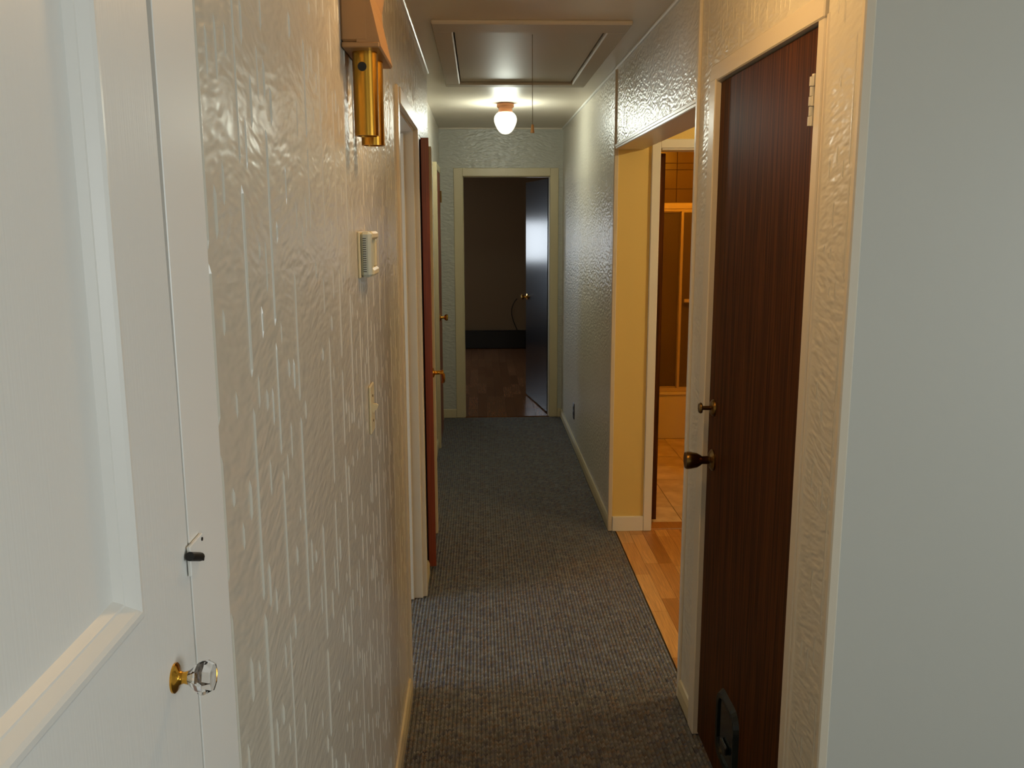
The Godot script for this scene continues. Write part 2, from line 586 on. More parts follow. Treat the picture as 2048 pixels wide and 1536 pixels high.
# ---------------------------------------------------------------- walls
func build_walls() -> void:
	var C := CEIL
	# hall, left: near wall with a doorway and a closet opening, then set back
	var wl := slab("wall_left", "left hallway wall of glossy embossed off-white panelling", [
		[V(-0.38, 0, 3.1), V(XL, C, -0.145)],
		[V(-0.38, 0, -0.145), V(-0.30, C, -0.76)], [V(-0.30, 2.05, -0.145), V(XL, C, -0.76)],
		[V(-0.38, 0, -0.76), V(XL, C, -3.02)],
		[V(-0.38, 2.055, -3.02), V(XL, C, -3.84)],
		[V(-0.38, 0, -3.84), V(XL, C, -4.10)],
		[V(-0.38, 2.05, -4.10), V(XL, C, -4.66)],
		[V(-0.38, 0, -4.66), V(XL, C, -4.83)]], M.panel)
	slab("wall_left_far", "set-back far part of the left hallway wall", [
		[V(-0.44, 0, -4.83), V(-0.325, C, -6.60)],
		[V(-0.44, 0, -6.60), V(-0.345, C, -7.20)], [V(-0.345, 2.045, -6.60), V(-0.325, C, -7.20)],
		[V(-0.44, 0, -7.20), V(-0.325, C, -7.62)]], M.panel)
	var wr := slab("wall_right", "right hallway wall of glossy embossed panelling", [
		[V(XR, 0, -1.69), V(0.82, C, -1.90)],
		[V(0.75, 0, -1.90), V(0.82, C, -2.70)], [V(XR, 2.078, -1.90), V(0.75, C, -2.70)],
		[V(XR, 0, -2.70), V(0.82, C, -2.93)],
		[V(XR, 2.043, -2.93), V(0.82, C, -4.69)],
		[V(XR, 0, -4.69), V(0.82, C, -7.62)]], M.panel_right)
	var rs := mb()
	ridges(rs, XL, 1.0, -0.885, -2.955, 0.085, CEIL - 0.015, 71, 0.78)
	ridges(rs, XL, 1.0, -3.0, -4.02, 2.105, CEIL - 0.015, 72, 1.0)
	part("pressed_ridges", rs, M.ridge, wl).set_meta("kind", "stuff")
	rs = mb()
	ridges(rs, XR, -1.0, -1.71, -1.85, 0.0, CEIL - 0.015, 73, 0.8)
	ridges(rs, XR, -1.0, -1.90, -2.90, 2.125, CEIL - 0.015, 74, 1.0)
	ridges(rs, XR, -1.0, -2.95, -4.66, 2.06, CEIL - 0.015, 75, 0.2)
	part("pressed_ridges", rs, M.ridge, wr).set_meta("kind", "stuff")
	slab("wall_far", "end wall of the hallway with a cased doorway", [
		[V(-0.44, 0, -7.62), V(-0.135, C, -7.74)], [V(0.597, 0, -7.62), V(0.82, C, -7.74)], [V(-0.135, 2.044, -7.62), V(0.597, C, -7.74)]], M.end_panel)
	# foyer round the camera
	slab("wall_foyer_front", "plain pale grey wall at the right edge of the picture", [[V(0.703, 0, -1.68), V(3.3, C, -1.81)]], M.plain_wall)
	slab("wall_foyer_back", "foyer wall behind the camera", [
		[V(-0.38, 0, 3.0), V(0.65, C, 3.12)], [V(2.35, 0, 3.0), V(3.3, C, 3.12)], [V(0.65, 0, 3.0), V(2.35, 0.95, 3.12)], [V(0.65, 2.05, 3.0), V(2.35, C, 3.12)]], M.plain_wall)
	slab("wall_foyer_right", "foyer wall with a window, right of the camera", [
		[V(3.3, 0, 3.12), V(3.42, C, 1.35)], [V(3.3, 0, -0.15), V(3.42, C, -4.81)], [V(3.3, 0, 1.35), V(3.42, 0.95, -0.15)], [V(3.3, 2.05, 1.35), V(3.42, C, -0.15)]], M.plain_wall)
	# yellow room on the right
	slab("wall_yellow", "yellow painted wall beside the bathroom doorway", [
		[V(0.704, 0, -4.683), V(0.93, C, -4.80)], [V(1.69, 0, -4.683), V(3.3, C, -4.80)], [V(0.93, 2.035, -4.683), V(1.69, C, -4.80)]], M.yellow)
	slab("wall_yellow_side", "yellow painted inner side of the hallway wall", [
		[V(0.821, 0, -1.815), V(0.828, C, -2.93)], [V(0.821, 2.043, -2.93), V(0.828, C, -4.68)], [V(0.83, 0, -1.812), V(3.29, C, -1.82)]], M.yellow)
	# side room behind the left doorway
	slab("wall_side_room", "pale walls of the side room behind the left doorway", [
		[V(-3.3, 0, -3.95), V(-0.38, C, -4.05)], [V(-3.3, 0, -1.80), V(-0.38, C, -1.90)],
		[V(-3.42, 0, -1.80), V(-3.3, C, -2.45)], [V(-3.42, 0, -3.55), V(-3.3, C, -4.05)], [V(-3.42, 0, -2.45), V(-3.3, 0.75, -3.55)], [V(-3.42, 1.95, -2.45), V(-3.3, C, -3.55)],
		[V(-0.95, 0, -4.05), V(-0.90, C, -4.80)], [V(-0.95, 0, -4.75), V(-0.38, C, -4.83)]], M.room_wall)
	# bedroom beyond the end doorway
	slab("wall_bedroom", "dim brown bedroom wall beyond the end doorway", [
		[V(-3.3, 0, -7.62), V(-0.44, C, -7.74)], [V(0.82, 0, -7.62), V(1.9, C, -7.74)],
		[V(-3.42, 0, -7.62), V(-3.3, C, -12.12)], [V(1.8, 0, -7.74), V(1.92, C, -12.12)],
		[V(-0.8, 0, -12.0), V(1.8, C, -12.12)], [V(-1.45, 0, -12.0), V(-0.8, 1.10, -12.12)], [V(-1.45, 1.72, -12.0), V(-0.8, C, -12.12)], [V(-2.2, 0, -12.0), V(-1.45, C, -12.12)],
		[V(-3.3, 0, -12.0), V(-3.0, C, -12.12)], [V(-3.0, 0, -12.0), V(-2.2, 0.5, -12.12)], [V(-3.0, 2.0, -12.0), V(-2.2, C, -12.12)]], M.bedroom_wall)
	# bathroom shell
	slab("wall_bathroom", "bathroom walls beyond the yellow wall", [
		[V(0.82, 0, -4.81), V(0.84, C, -7.62)], [V(2.62, 0, -4.81), V(2.72, C, -7.62)], [V(0.84, 0, -7.53), V(2.62, C, -7.62)],
		[V(0.84, 0, -4.801), V(0.93, C, -4.812)], [V(1.69, 0, -4.801), V(2.62, C, -4.812)]], M.cream)
	# one ceiling over everything; the hatch sits in a real opening
	slab("ceiling", "pale ceiling of the hallway", [
		[V(-3.42, C, 3.12), V(3.42, C + 0.12, -3.76)], [V(-3.42, C, -5.15), V(3.42, C + 0.12, -12.12)],
		[V(-3.42, C, -3.76), V(-0.10, C + 0.12, -5.15)], [V(0.52, C, -3.76), V(3.42, C + 0.12, -5.15)]], M.ceiling)
	# windows that let the daylight in
	window_unit("window_1", "foyer window behind the camera", V(0.65, 0.95, 3.06), V(2.35, 2.05, 3.06), 2)
	window_unit("window_2", "foyer window right of the camera", V(3.36, 0.95, 1.35), V(3.36, 2.05, -0.15), 0)
	window_unit("window_3", "side room window", V(-3.36, 0.75, -2.45), V(-3.36, 1.95, -3.55), 0)
	window_unit("window_4", "small bedroom window", V(-1.45, 1.10, -12.06), V(-0.8, 1.72, -12.06), 2)
	window_unit("window_5", "tall bedroom window", V(-3.0, 0.5, -12.06), V(-2.2, 2.0, -12.06), 2)

func window_unit(called: String, label: String, a: Vector3, b: Vector3, axis: int) -> void:
	var w := struct(called, label)
	var t := 0.03
	var d := Vector3.ZERO
	d[axis] = t
	var u := 0 if axis == 2 else 2
	var lo := V(minf(a.x, b.x), a.y, minf(a.z, b.z))
	var hi := V(maxf(a.x, b.x), b.y, maxf(a.z, b.z))
	var st := mb()
	var f := 0.05
	var e := Vector3.ZERO
	e[u] = f
	box(st, lo - d, Vector3(hi.x, lo.y + f, hi.z) + d)
	box(st, Vector3(lo.x, hi.y - f, lo.z) - d, hi + d)
	box(st, lo - d, Vector3(lo.x, hi.y, lo.z) + e + d)
	box(st, Vector3(hi.x, lo.y, hi.z) - e - d, hi + d)
	part("window_frame", st, M.trim_white, w)
	st = mb()
	var g := Vector3.ZERO
	g[axis] = 0.002
	box(st, lo - g + e + V(0, f, 0), hi + g - e - V(0, f, 0))
	part("pane", st, M.glass, w)

# ---------------------------------------------------------------- trim
func trim(n: int, label: String, boxes: Array, m: Material, bev := 0.003) -> MeshInstance3D:
	return slab("trim_%d" % n, label, boxes, m, bev)

func build_trim() -> void:
	var C := CEIL
	# closet casing with a roller catch
	var t1 := struct("trim_1", "white flat casing board beside the closet door")
	var st := mb()
	box(st, V(-0.30, 0, -0.7605), V(-0.2568, 2.08, -0.868), 0.0008)
	box(st, V(-0.30, 0, -0.052), V(-0.2568, 2.08, -0.1445), 0.0008)
	box(st, V(-0.30, 2.052, -0.1445), V(-0.2568, 2.13, -0.7605), 0.0008)
	part("casing", st, M.trim_white, t1)
	var ct := Node3D.new()
	ct.name = "roller_catch"
	t1.add_child(ct)
	st = mb()
	box(st, V(-0.2565, 1.3655, -0.7505), V(-0.2532, 1.393, -0.787), 0.0008)
	part("catch_plate", st, M.trim_white, ct)
	st = mb()
	cyl(st, V(-0.2525, 1.386, -0.746), V(-0.2525, 1.375, -0.774), 0.0040, 12)
	part("roller", st, M.dark, ct, "black roller")
	for p in [V(-0.2534, 1.3695, -0.783), V(-0.2534, 1.3885, -0.783)]:
		st = mb()
		cyl(st, p, p + V(0.001, 0, 0), 0.0018, 8)
		part("screw", st, M.dark, ct)
	# left doorway 1: lining and casing
	trim(2, "painted door lining in the left doorway", [
		[V(-0.39, 0, -3.822), V(-0.266, 2.04, -3.845)], [V(-0.345, 0, -3.808), V(-0.305, 2.03, -3.823)],
		[V(-0.39, 0, -3.015), V(-0.266, 2.04, -3.036)], [V(-0.39, 2.037, -3.015), V(-0.266, 2.06, -3.845)],
		[V(-0.28, 0, -3.838), V(-0.249, 2.10, -3.895)], [V(-0.28, 0, -2.965), V(-0.253, 2.10, -3.022)], [V(-0.28, 2.045, -3.022), V(-0.249, 2.10, -3.838)]], M.trim)
	# casing of the second left doorway
	trim(3, "cream casing on the left wall behind the reddish door", [
		[V(-0.28, 0, -4.672), V(-0.238, 2.045, -4.73)], [V(-0.37, 0, -4.085), V(-0.264, 2.048, -4.105)], [V(-0.37, 2.035, -4.105), V(-0.264, 2.052, -4.66)]], M.cream)
	# casing of the far left door
	trim(4, "cream casing round the far left door", [
		[V(-0.335, 0, -6.545), V(-0.297, 2.09, -6.60)], [V(-0.335, 0, -7.20), V(-0.305, 2.09, -7.26)], [V(-0.335, 2.04, -6.60), V(-0.300, 2.09, -7.20)]], M.cream)
	# end doorway
	trim(5, "cream casing round the end doorway", [
		[V(-0.208, 0, -7.61), V(-0.133, 2.109, -7.637)], [V(0.595, 0, -7.61), V(0.664, 2.109, -7.637)], [V(-0.133, 2.042, -7.61), V(0.595, 2.109, -7.637)],
		[V(-0.150, 0, -7.63), V(-0.128, 2.045, -7.745)], [V(0.590, 0, -7.63), V(0.612, 2.045, -7.745)], [V(-0.13, 2.036, -7.63), V(0.59, 2.06, -7.745)]], M.cream)
	# right door casing
	trim(6, "cream casing round the dark brown door", [
		[V(0.688, 0, -2.690), V(0.72, 2.078, -2.755)], [V(0.694, 0, -1.868), V(0.72, 2.078, -1.905)], [V(0.697, 0, -1.855), V(0.705, 2.078, -1.8685)], [V(0.690, 2.070, -1.866), V(0.72, 2.120, -2.755)],
		[V(0.70, 0, -1.897), V(0.712, 2.075, -1.9095)]], M.trim)
	# opening on the right: corner strips, header board
	trim(7, "painted strips edging the wide opening on the right", [
		[V(0.690, 0, -2.915), V(0.702, C, -2.938)], [V(0.69, 0, -4.672), V(0.713, C, -4.693)], [V(0.693, 2.040, -2.938), V(0.702, 2.056, -4.672)]], M.trim)
	trim(8, "painted board lining the underside of the opening header", [[V(0.695, 2.030, -2.93), V(0.84, 2.045, -4.683)], [V(0.70, 0, -2.925), V(0.84, 2.03, -2.942)]], M.trim)
	# bathroom door casing
	trim(9, "white casing round the bathroom doorway", [
		[V(0.883, 0, -4.665), V(0.928, 2.082, -4.69)], [V(1.692, 0, -4.665), V(1.737, 2.082, -4.69)], [V(0.928, 2.037, -4.665), V(1.692, 2.082, -4.69)],
		[V(0.922, 0, -4.675), V(0.930, 2.04, -4.815)], [V(0.935, 2.028, -4.675), V(1.69, 2.04, -4.815)], [V(1.682, 0, -4.675), V(1.695, 2.04, -4.815)]], M.trim_white)
	# corner guard at the foyer corner
	trim(10, "thin painted corner strip where hallway meets foyer", [[V(0.695, 0, -1.676), V(0.716, C, -1.694)]], M.trim)
	# thin coves along the ceiling
	trim(11, "thin white strip between left wall and ceiling", [[V(-0.268, C - 0.012, -0.3), V(-0.250, C + 0.002, -4.83)]], M.trim_white, 0.004)
	trim(12, "thin white strip between right wall and ceiling", [[V(0.688, C - 0.012, -1.70), V(0.706, C + 0.002, -7.62)]], M.trim_white, 0.004)
	trim(13, "thin strip between end wall and ceiling", [[V(-0.325, C - 0.012, -7.612), V(0.70, C + 0.002, -7.63)]], M.trim, 0.004)
	# baseboards
	baseboard("baseboard_left", "cream baseboard along the left wall", [[V(XL, 0, -0.873), V(XL, 0, -2.965), 1], [V(XL, 0, -3.895), V(XL, 0, -4.095), 1], [V(XL, 0, -4.725), V(XL, 0, -4.83), 1], [V(-0.325, 0, -4.83), V(-0.325, 0, -6.545), 1], [V(-0.325, 0, -7.26), V(-0.325, 0, -7.61), 1]], M.cream)
	baseboard("baseboard_right", "cream baseboard along the right wall", [[V(XR, 0, -2.755), V(XR, 0, -2.915), -1], [V(XR, 0, -4.693), V(XR, 0, -7.61), -1]], M.cream)
	slab("baseboard_far", "cream baseboard of the hallway end wall", [[V(-0.32, 0, -7.605), V(-0.209, 0.075, -7.622)], [V(0.665, 0, -7.605), V(0.695, 0.075, -7.622)]], M.cream, 0.003)
	slab("baseboard_yellow", "white baseboard below the yellow wall", [[V(0.714, 0, -4.668), V(0.8825, 0.082, -4.685)]], M.trim_white, 0.002)
	slab("baseboard_bedroom", "dark tall baseboard along the bedroom's back wall", [[V(-1.55, 0, -11.90), V(1.79, 0.24, -12.0)]], M.dark_base, 0.01)

func baseboard(called: String, label: String, runs: Array, m: Material) -> void:
	var st := mb()
	for r in runs:
		var s: float = r[2]
		var outline := PackedVector2Array([Vector2(-0.004, 0), Vector2(0.008, 0), Vector2(0.012, 0.008), Vector2(0.012, 0.055), Vector2(0.006, 0.072), Vector2(-0.004, 0.076)])
		prism(st, outline, r[0], V(s, 0, 0), V(0, 1, 0), r[1] - r[0])
	var o := part(called, st, m)
	o.set_meta("kind", "structure")
	o.set_meta("label", label)

# ---------------------------------------------------------------- doors
func door(n: int, label: String, at := Vector3.ZERO, turn := 0.0) -> Node3D:
	var d := struct("door_%d" % n, label, at)
	d.rotation.y = turn
	return d

# raised moulding round a panel on the plane x = x0, facing +x; profile points are (inward, out)
func moulding(st: SurfaceTool, x0: float, y0: float, y1: float, z0: float, z1: float, prof: Array) -> void:
	var sz := signf(z1 - z0)
	for i in prof.size() - 1:
		var p: Vector2 = prof[i]
		var q: Vector2 = prof[i + 1]
		var A := func(r: Vector2) -> Array: return [V(x0 + r.y, y0 + r.x, z0 + sz * r.x), V(x0 + r.y, y0 + r.x, z1 - sz * r.x), V(x0 + r.y, y1 - r.x, z1 - sz * r.x), V(x0 + r.y, y1 - r.x, z0 + sz * r.x)]
		var a: Array = A.call(p)
		var b: Array = A.call(q)
		for k in 4:
			var k2 := (k + 1) % 4
			var n: Vector3 = (a[k2] - a[k]).cross(b[k] - a[k]).normalized()
			if n.x < 0.0: n = -n
			quad(st, a[k], a[k2], b[k2], b[k], n)

func build_doors() -> void:
	# 1: white closet door with moulded panels, crystal knob
	var d := door(1, "white moulded closet door with a small crystal knob")
	var st := mb()
	var f := -0.2575
	var zn := -0.149
	var zf := -0.757
	var panels := [[1.374, 1.95], [0.16, 1.16]]
	var pz0 := zn - 0.10
	var pz1 := -0.648
	# stiles and rails
	box(st, V(-0.293, 0.012, zn), V(f, 2.04, pz0), 0.001)
	prism(st, PackedVector2Array([Vector2(pz1, 0.012), Vector2(zf, 0.012), Vector2(zf, 1.52), Vector2(zf + 0.007, 1.82), Vector2(zf + 0.010, 2.04), Vector2(pz1, 2.04)]), V(-0.293, 0, 0), V(0, 0, 1), V(0, 1, 0), V(f + 0.293, 0, 0))
	box(st, V(-0.293, 1.95, pz0), V(f, 2.04, pz1))
	box(st, V(-0.293, 1.16, pz0), V(f, 1.374, pz1))
	box(st, V(-0.293, 0.012, pz0), V(f, 0.16, pz1))
	box(st, V(-0.293, 0.16, pz0), V(f - 0.0105, 1.95, pz1))
	part("leaf", st, M.closet, d)
	for p in panels:
		st = mb()
		moulding(st, f, p[0], p[1], pz0, pz1, [Vector2(0, 0.0), Vector2(0.005, 0.0035), Vector2(0.010, 0.0042), Vector2(0.013, 0.0022), Vector2(0.0145, 0.0005), Vector2(0.0190, -0.0045), Vector2(0.0208, -0.0048), Vector2(0.0255, -0.0105), Vector2(0.028, -0.011)])
		part("panel_moulding", st, M.trim_white, d)
	var kn := Node3D.new()
	kn.name = "knob"
	d.add_child(kn)
	var kp := V(f, 1.296, -0.703)
	st = mb()
	lathe(st, [Vector2(0.0, 0.0), Vector2(0.0125, 0.0), Vector2(0.0125, 0.0015), Vector2(0.0105, 0.003), Vector2(0.006, 0.0045), Vector2(0.0048, 0.008), Vector2(0.0058, 0.012), Vector2(0.0, 0.0125)], along(kp, V(1, 0, 0)), 24)
	part("rosette", st, M.brass, kn, "polished brass rosette")
	st = mb()
	lathe(st, [Vector2(0.0, 0.0115), Vector2(0.0052, 0.0115), Vector2(0.0145, 0.0225), Vector2(0.0148, 0.0265), Vector2(0.0115, 0.0325), Vector2(0.0, 0.0335)], along(kp, V(1, 0, 0)), 8, true)
	part("crystal", st, M.crystal, kn, "clear faceted glass")

	# 2: dark brown door on the right, closed
	d = door(2, "tall dark brown wooden door on the right wall")
	st = mb()
	box(st, V(0.705, 0.012, -1.9105), V(0.745, 2.066, -2.688), 0.001)
	part("leaf", st, M.brown_door, d)
	for h in [1.915, 0.25]:
		var hg := Node3D.new()
		hg.name = "hinge"
		d.add_child(hg, true)
		st = mb()
		for k in 5:
			cyl(st, V(0.697, h - 0.05 + k * 0.02 + 0.0008, -1.9185), V(0.697, h - 0.05 + (k + 1) * 0.02 - 0.0008, -1.9185), 0.009 if k % 2 == 0 else 0.0076, 14)
		lathe(st, [Vector2(0.0, 0.0), Vector2(0.005, 0.001), Vector2(0.004, 0.005), Vector2(0.0, 0.006)], Transform3D(Basis(), V(0.697, h + 0.05, -1.9185)), 12)
		part("barrel", st, M.hinge, hg, "white painted hinge barrel")
		st = mb()
		for k in [0, 2, 4]:
			box(st, V(0.692, h - 0.05 + k * 0.02, -1.9180), V(0.700, h - 0.05 + (k + 1) * 0.02, -1.9055))
		part("hinge_leaf", st, M.hinge, hg)
	var kx := V(0.705, 0.955, -2.622)
	kn = Node3D.new()
	kn.name = "door_knob"
	d.add_child(kn)
	st = mb()
	lathe(st, [Vector2(0.0, 0.0), Vector2(0.033, 0.0), Vector2(0.033, 0.004), Vector2(0.025, 0.010), Vector2(0.016, 0.014), Vector2(0.0, 0.014)], along(kx, V(-1, 0, 0)), 28)
	part("rosette", st, M.old_brass, kn)
	st = mb()
	lathe(st, [Vector2(0.0, 0.012), Vector2(0.0125, 0.012), Vector2(0.012, 0.034), Vector2(0.017, 0.040), Vector2(0.0225, 0.050), Vector2(0.0265, 0.070), Vector2(0.027, 0.080), Vector2(0.0245, 0.085), Vector2(0.010, 0.083), Vector2(0.0, 0.083)], along(kx, V(-1, 0, 0)), 28)
	part("knob", st, M.old_brass, kn, "aged brass knob")
	kx = V(0.705, 1.115, -2.632)
	kn = Node3D.new()
	kn.name = "deadbolt"
	d.add_child(kn)
	st = mb()
	lathe(st, [Vector2(0.0, 0.0), Vector2(0.026, 0.0), Vector2(0.026, 0.003), Vector2(0.020, 0.010), Vector2(0.0, 0.011)], along(kx, V(-1, 0, 0)), 24)
	part("rosette", st, M.old_brass, kn)
	st = mb()
	cyl(st, kx + V(-0.01, 0, 0), kx + V(-0.040, 0, 0), 0.0065, 14)
	lathe(st, [Vector2(0.0, 0.038), Vector2(0.016, 0.038), Vector2(0.017, 0.042), Vector2(0.014, 0.046), Vector2(0.0, 0.047)], along(kx, V(-1, 0, 0)), 20)
	part("thumb_turn", st, M.old_brass, kn)
	# cat flap low in the brown door
	var pf := Node3D.new()
	pf.name = "cat_flap"
	d.add_child(pf)
	pf.set_meta("label", "dark plastic cat flap")
	var outer := round_rect(-2.44, 0.10, -2.24, 0.325, 0.05)
	var inner := round_rect(-2.418, 0.125, -2.262, 0.300, 0.035)
	st = mb()
	for i in outer.size():
		var j := (i + 1) % outer.size()
		var o0 := V(0.705, outer[i].y, outer[i].x); var o1 := V(0.705, outer[j].y, outer[j].x)
		var i0 := V(0.693, inner[i].y, inner[i].x); var i1 := V(0.693, inner[j].y, inner[j].x)
		var m0 := V(0.691, lerpf(outer[i].y, inner[i].y, 0.45), lerpf(outer[i].x, inner[i].x, 0.45)); var m1 := V(0.691, lerpf(outer[j].y, inner[j].y, 0.45), lerpf(outer[j].x, inner[j].x, 0.45))
		var n := (o1 - o0).cross(m0 - o0).normalized()
		quad(st, o0, o1, m1, m0, n if n.x < 0 else -n)
		n = (m1 - m0).cross(i0 - m0).normalized()
		quad(st, m0, m1, i1, i0, n if n.x < 0 else -n)
		n = V(0, (inner[i].y + inner[j].y) * 0.5 - 0.2125, (inner[i].x + inner[j].x) * 0.5 + 2.34).normalized()
		quad(st, i0, i1, V(0.705, i1.y, i1.z), V(0.705, i0.y, i0.z), -n)
	part("flap_frame", st, M.pet_green, pf)
	st = mb()
	prism(st, inner, V(0.698, 0, 0), V(0, 0, 1), V(0, 1, 0), V(0.005, 0, 0))
	box(st, V(0.688, 0.165, -2.31), V(0.698, 0.19, -2.37), 0.003)
	part("flap", st, M.pet_flap, pf)

	# 3: reddish brown door of the second left doorway, ajar
	d = door(3, "reddish brown door standing slightly ajar in the left wall", V(-0.262, 0, -4.655), 0.078)
	st = mb()
	box(st, V(-0.036, 0.024, 0.0), V(0.0, 2.04, 0.515), 0.002)
	part("leaf", st, M.red_door, d)
	kn = Node3D.new()
	kn.name = "lever_handle"
	d.add_child(kn)
	st = mb()
	var lz := 0.48
	lathe(st, [Vector2(0.0, 0.0), Vector2(0.024, 0.0), Vector2(0.024, 0.004), Vector2(0.014, 0.010), Vector2(0.010, 0.013), Vector2(0.009, 0.04), Vector2(0.012, 0.044), Vector2(0.012, 0.05), Vector2(0.0, 0.052)], along(V(0, 0.972, lz), V(1, 0, 0)), 20)
	part("spindle", st, M.brass, kn)
	st = mb()
	tube(st, [V(0.044, 0.972, lz), V(0.05, 0.962, lz - 0.004), V(0.052, 0.945, lz - 0.012), V(0.053, 0.928, lz - 0.03), V(0.052, 0.918, lz - 0.055), V(0.050, 0.912, lz - 0.08)], 0.0075, 12)
	part("lever", st, M.brass, kn, "drooping curved brass lever")

	# 4: far left closed door
	d = door(4, "brown door in the far left wall with small brass knob")
	st = mb()
	box(st, V(-0.338, 0.012, -6.606), V(-0.303, 2.036, -7.195), 0.0015)
	part("leaf", st, M.red_door, d)
	st = mb()
	cyl(st, V(-0.298, 1.82, -7.196), V(-0.298, 1.91, -7.196), 0.0075, 12)
	part("hinge", st, M.old_brass, d)
	kn = Node3D.new()
	kn.name = "door_knob"
	d.add_child(kn)
	st = mb()
	lathe(st, [Vector2(0.0, 0.0), Vector2(0.03, 0.0), Vector2(0.03, 0.004), Vector2(0.012, 0.010), Vector2(0.009, 0.03), Vector2(0.02, 0.038), Vector2(0.026, 0.050), Vector2(0.02, 0.060), Vector2(0.0, 0.062)], along(V(-0.303, 0.955, -6.82), V(1, 0, 0)), 24)
	part("knob", st, M.brass, kn)

	# 5: dark bedroom door swung open into the bedroom
	d = door(5, "nearly black door swung open into the dim bedroom", V(0.585, 0, -7.765), 0.163)
	st = mb()
	box(st, V(0.0, 0.012, 0.0), V(0.036, 2.03, -0.87), 0.0015)
	part("leaf", st, M.black_door, d)
	for s: float in [-1.0, 1.0]:
		kn = Node3D.new()
		kn.name = "door_knob"
		d.add_child(kn, true)
		st = mb()
		lathe(st, [Vector2(0.0, 0.0), Vector2(0.031, 0.0), Vector2(0.031, 0.004), Vector2(0.013, 0.010), Vector2(0.010, 0.03), Vector2(0.021, 0.038), Vector2(0.027, 0.050), Vector2(0.021, 0.060), Vector2(0.0, 0.062)], along(V(0.0 if s < 0 else 0.036, 0.965, -0.81), V(s, 0, 0)), 24)
		part("knob", st, M.brass, kn)

	# 6: bathroom door, open against the bathroom wall
	d = door(6, "dark door edge inside the bathroom doorway")
	st = mb()
	box(st, V(0.944, 0.02, -4.80), V(0.980, 2.02, -5.50), 0.0015)
	part("leaf", st, M.brown_door, d)

func round_rect(x0: float, y0: float, x1: float, y1: float, r: float) -> PackedVector2Array:
	var o := PackedVector2Array()
	var cs := [Vector2(x1 - r, y1 - r), Vector2(x0 + r, y1 - r), Vector2(x0 + r, y0 + r), Vector2(x1 - r, y0 + r)]
	for k in 4:
		for i in 7:
			var a := PI * 0.5 * (k + i / 6.0)
			o.append(cs[k] + Vector2(cos(a), sin(a)) * r)
	return o

# ---------------------------------------------------------------- on the ceiling
func ceiling_light(at: Vector3, label: String, glow: Material, c: Color, e: float) -> void:
	var t := thing("ceiling_light", label, "ceiling light", at)
	var st := mb()
	lathe(st, [Vector2(0.0, 0.0), Vector2(0.052, 0.0), Vector2(0.056, -0.006), Vector2(0.056, -0.024), Vector2(0.051, -0.030), Vector2(0.045, -0.034), Vector2(0.045, -0.050), Vector2(0.048, -0.056), Vector2(0.040, -0.060), Vector2(0.0, -0.060)], Transform3D(), 32)
	part("canopy", st, M.copper, t, "copper coloured canopy")
	st = mb()
	lathe(st, [Vector2(0.0, -0.054), Vector2(0.042, -0.056), Vector2(0.058, -0.066), Vector2(0.070, -0.082), Vector2(0.0745, -0.100), Vector2(0.073, -0.118), Vector2(0.066, -0.140), Vector2(0.055, -0.162), Vector2(0.040, -0.182), Vector2(0.022, -0.194), Vector2(0.0, -0.198)], Transform3D(), 36)
	part("glass_globe", st, glow, t, "glowing white acorn shaped glass")
	omni(at + V(0, -0.118, 0), c, e, 0.06)

func build_ceiling_things() -> void:
	ceiling_light(V(0.178, CEIL, -6.06), "small ceiling light with glowing white acorn globe at the hallway's end", M.globe, Color(0.97, 1.0, 0.94), 0.36)
	ceiling_light(V(0.22, CEIL, -1.95), "ceiling light just above the frame at the hallway's near end", M.globe_warm, Color(1.0, 0.80, 0.52), 0.33)
	ceiling_light(V(2.1, CEIL, -3.4), "ceiling light of the yellow room on the right", M.globe_warm, Color(1.0, 0.90, 0.68), 1.05)
	ceiling_light(V(1.75, CEIL, -5.45), "ceiling light of the bathroom", M.globe_warm, Color(1.0, 0.63, 0.12), 0.75)
	# attic hatch: four casing boards, a recessed panel, pull cord with tag
	var t := thing("attic_hatch", "framed attic hatch in the hallway ceiling with a pull cord", "hatch", V(0.21, CEIL, -4.455))
	var boards := [[V(-0.388, -0.018, 0.845), V(0.388, 0.0, 0.685)], [V(-0.388, -0.018, -0.695), V(0.388, 0.0, -0.79)], [V(-0.388, -0.018, 0.685), V(-0.308, 0.0, -0.695)], [V(0.308, -0.018, 0.685), V(0.388, 0.0, -0.695)]]
	for b in boards:
		var st := mb()
		box(st, b[0], b[1], 0.005)
		part("frame_board", st, M.frame_paint, t)
	var st2 := mb()
	box(st2, V(-0.303, -0.002, 0.680), V(0.303, 0.012, -0.690), 0.001)
	part("hatch_panel", st2, M.hatch_panel, t)
	st2 = mb()
	box(st2, V(-0.36, 0.03, 0.75), V(0.36, 0.05, -0.75))
	part("hatch_backing", st2, M.ceiling, t)
	var cord := Node3D.new()
	cord.name = "pull_cord"
	t.add_child(cord)
	st2 = mb()
	tube(st2, [V(0.016, 0.005, 0.575), V(0.0165, -0.15, 0.575), V(0.017, -0.30, 0.575), V(0.017, -0.365, 0.575)], 0.0014, 8)
	part("string", st2, M.cord, cord)
	st2 = mb()
	lathe(st2, [Vector2(0, 0.0), Vector2(0.005, 0.0), Vector2(0.0065, -0.012), Vector2(0.0085, -0.030), Vector2(0.0085, -0.034), Vector2(0, -0.035)], Transform3D(Basis(), V(0.017, -0.360, 0.575)), 14)
	part("cord_tag", st2, M.oak[0], cord, "small wooden pull tag")

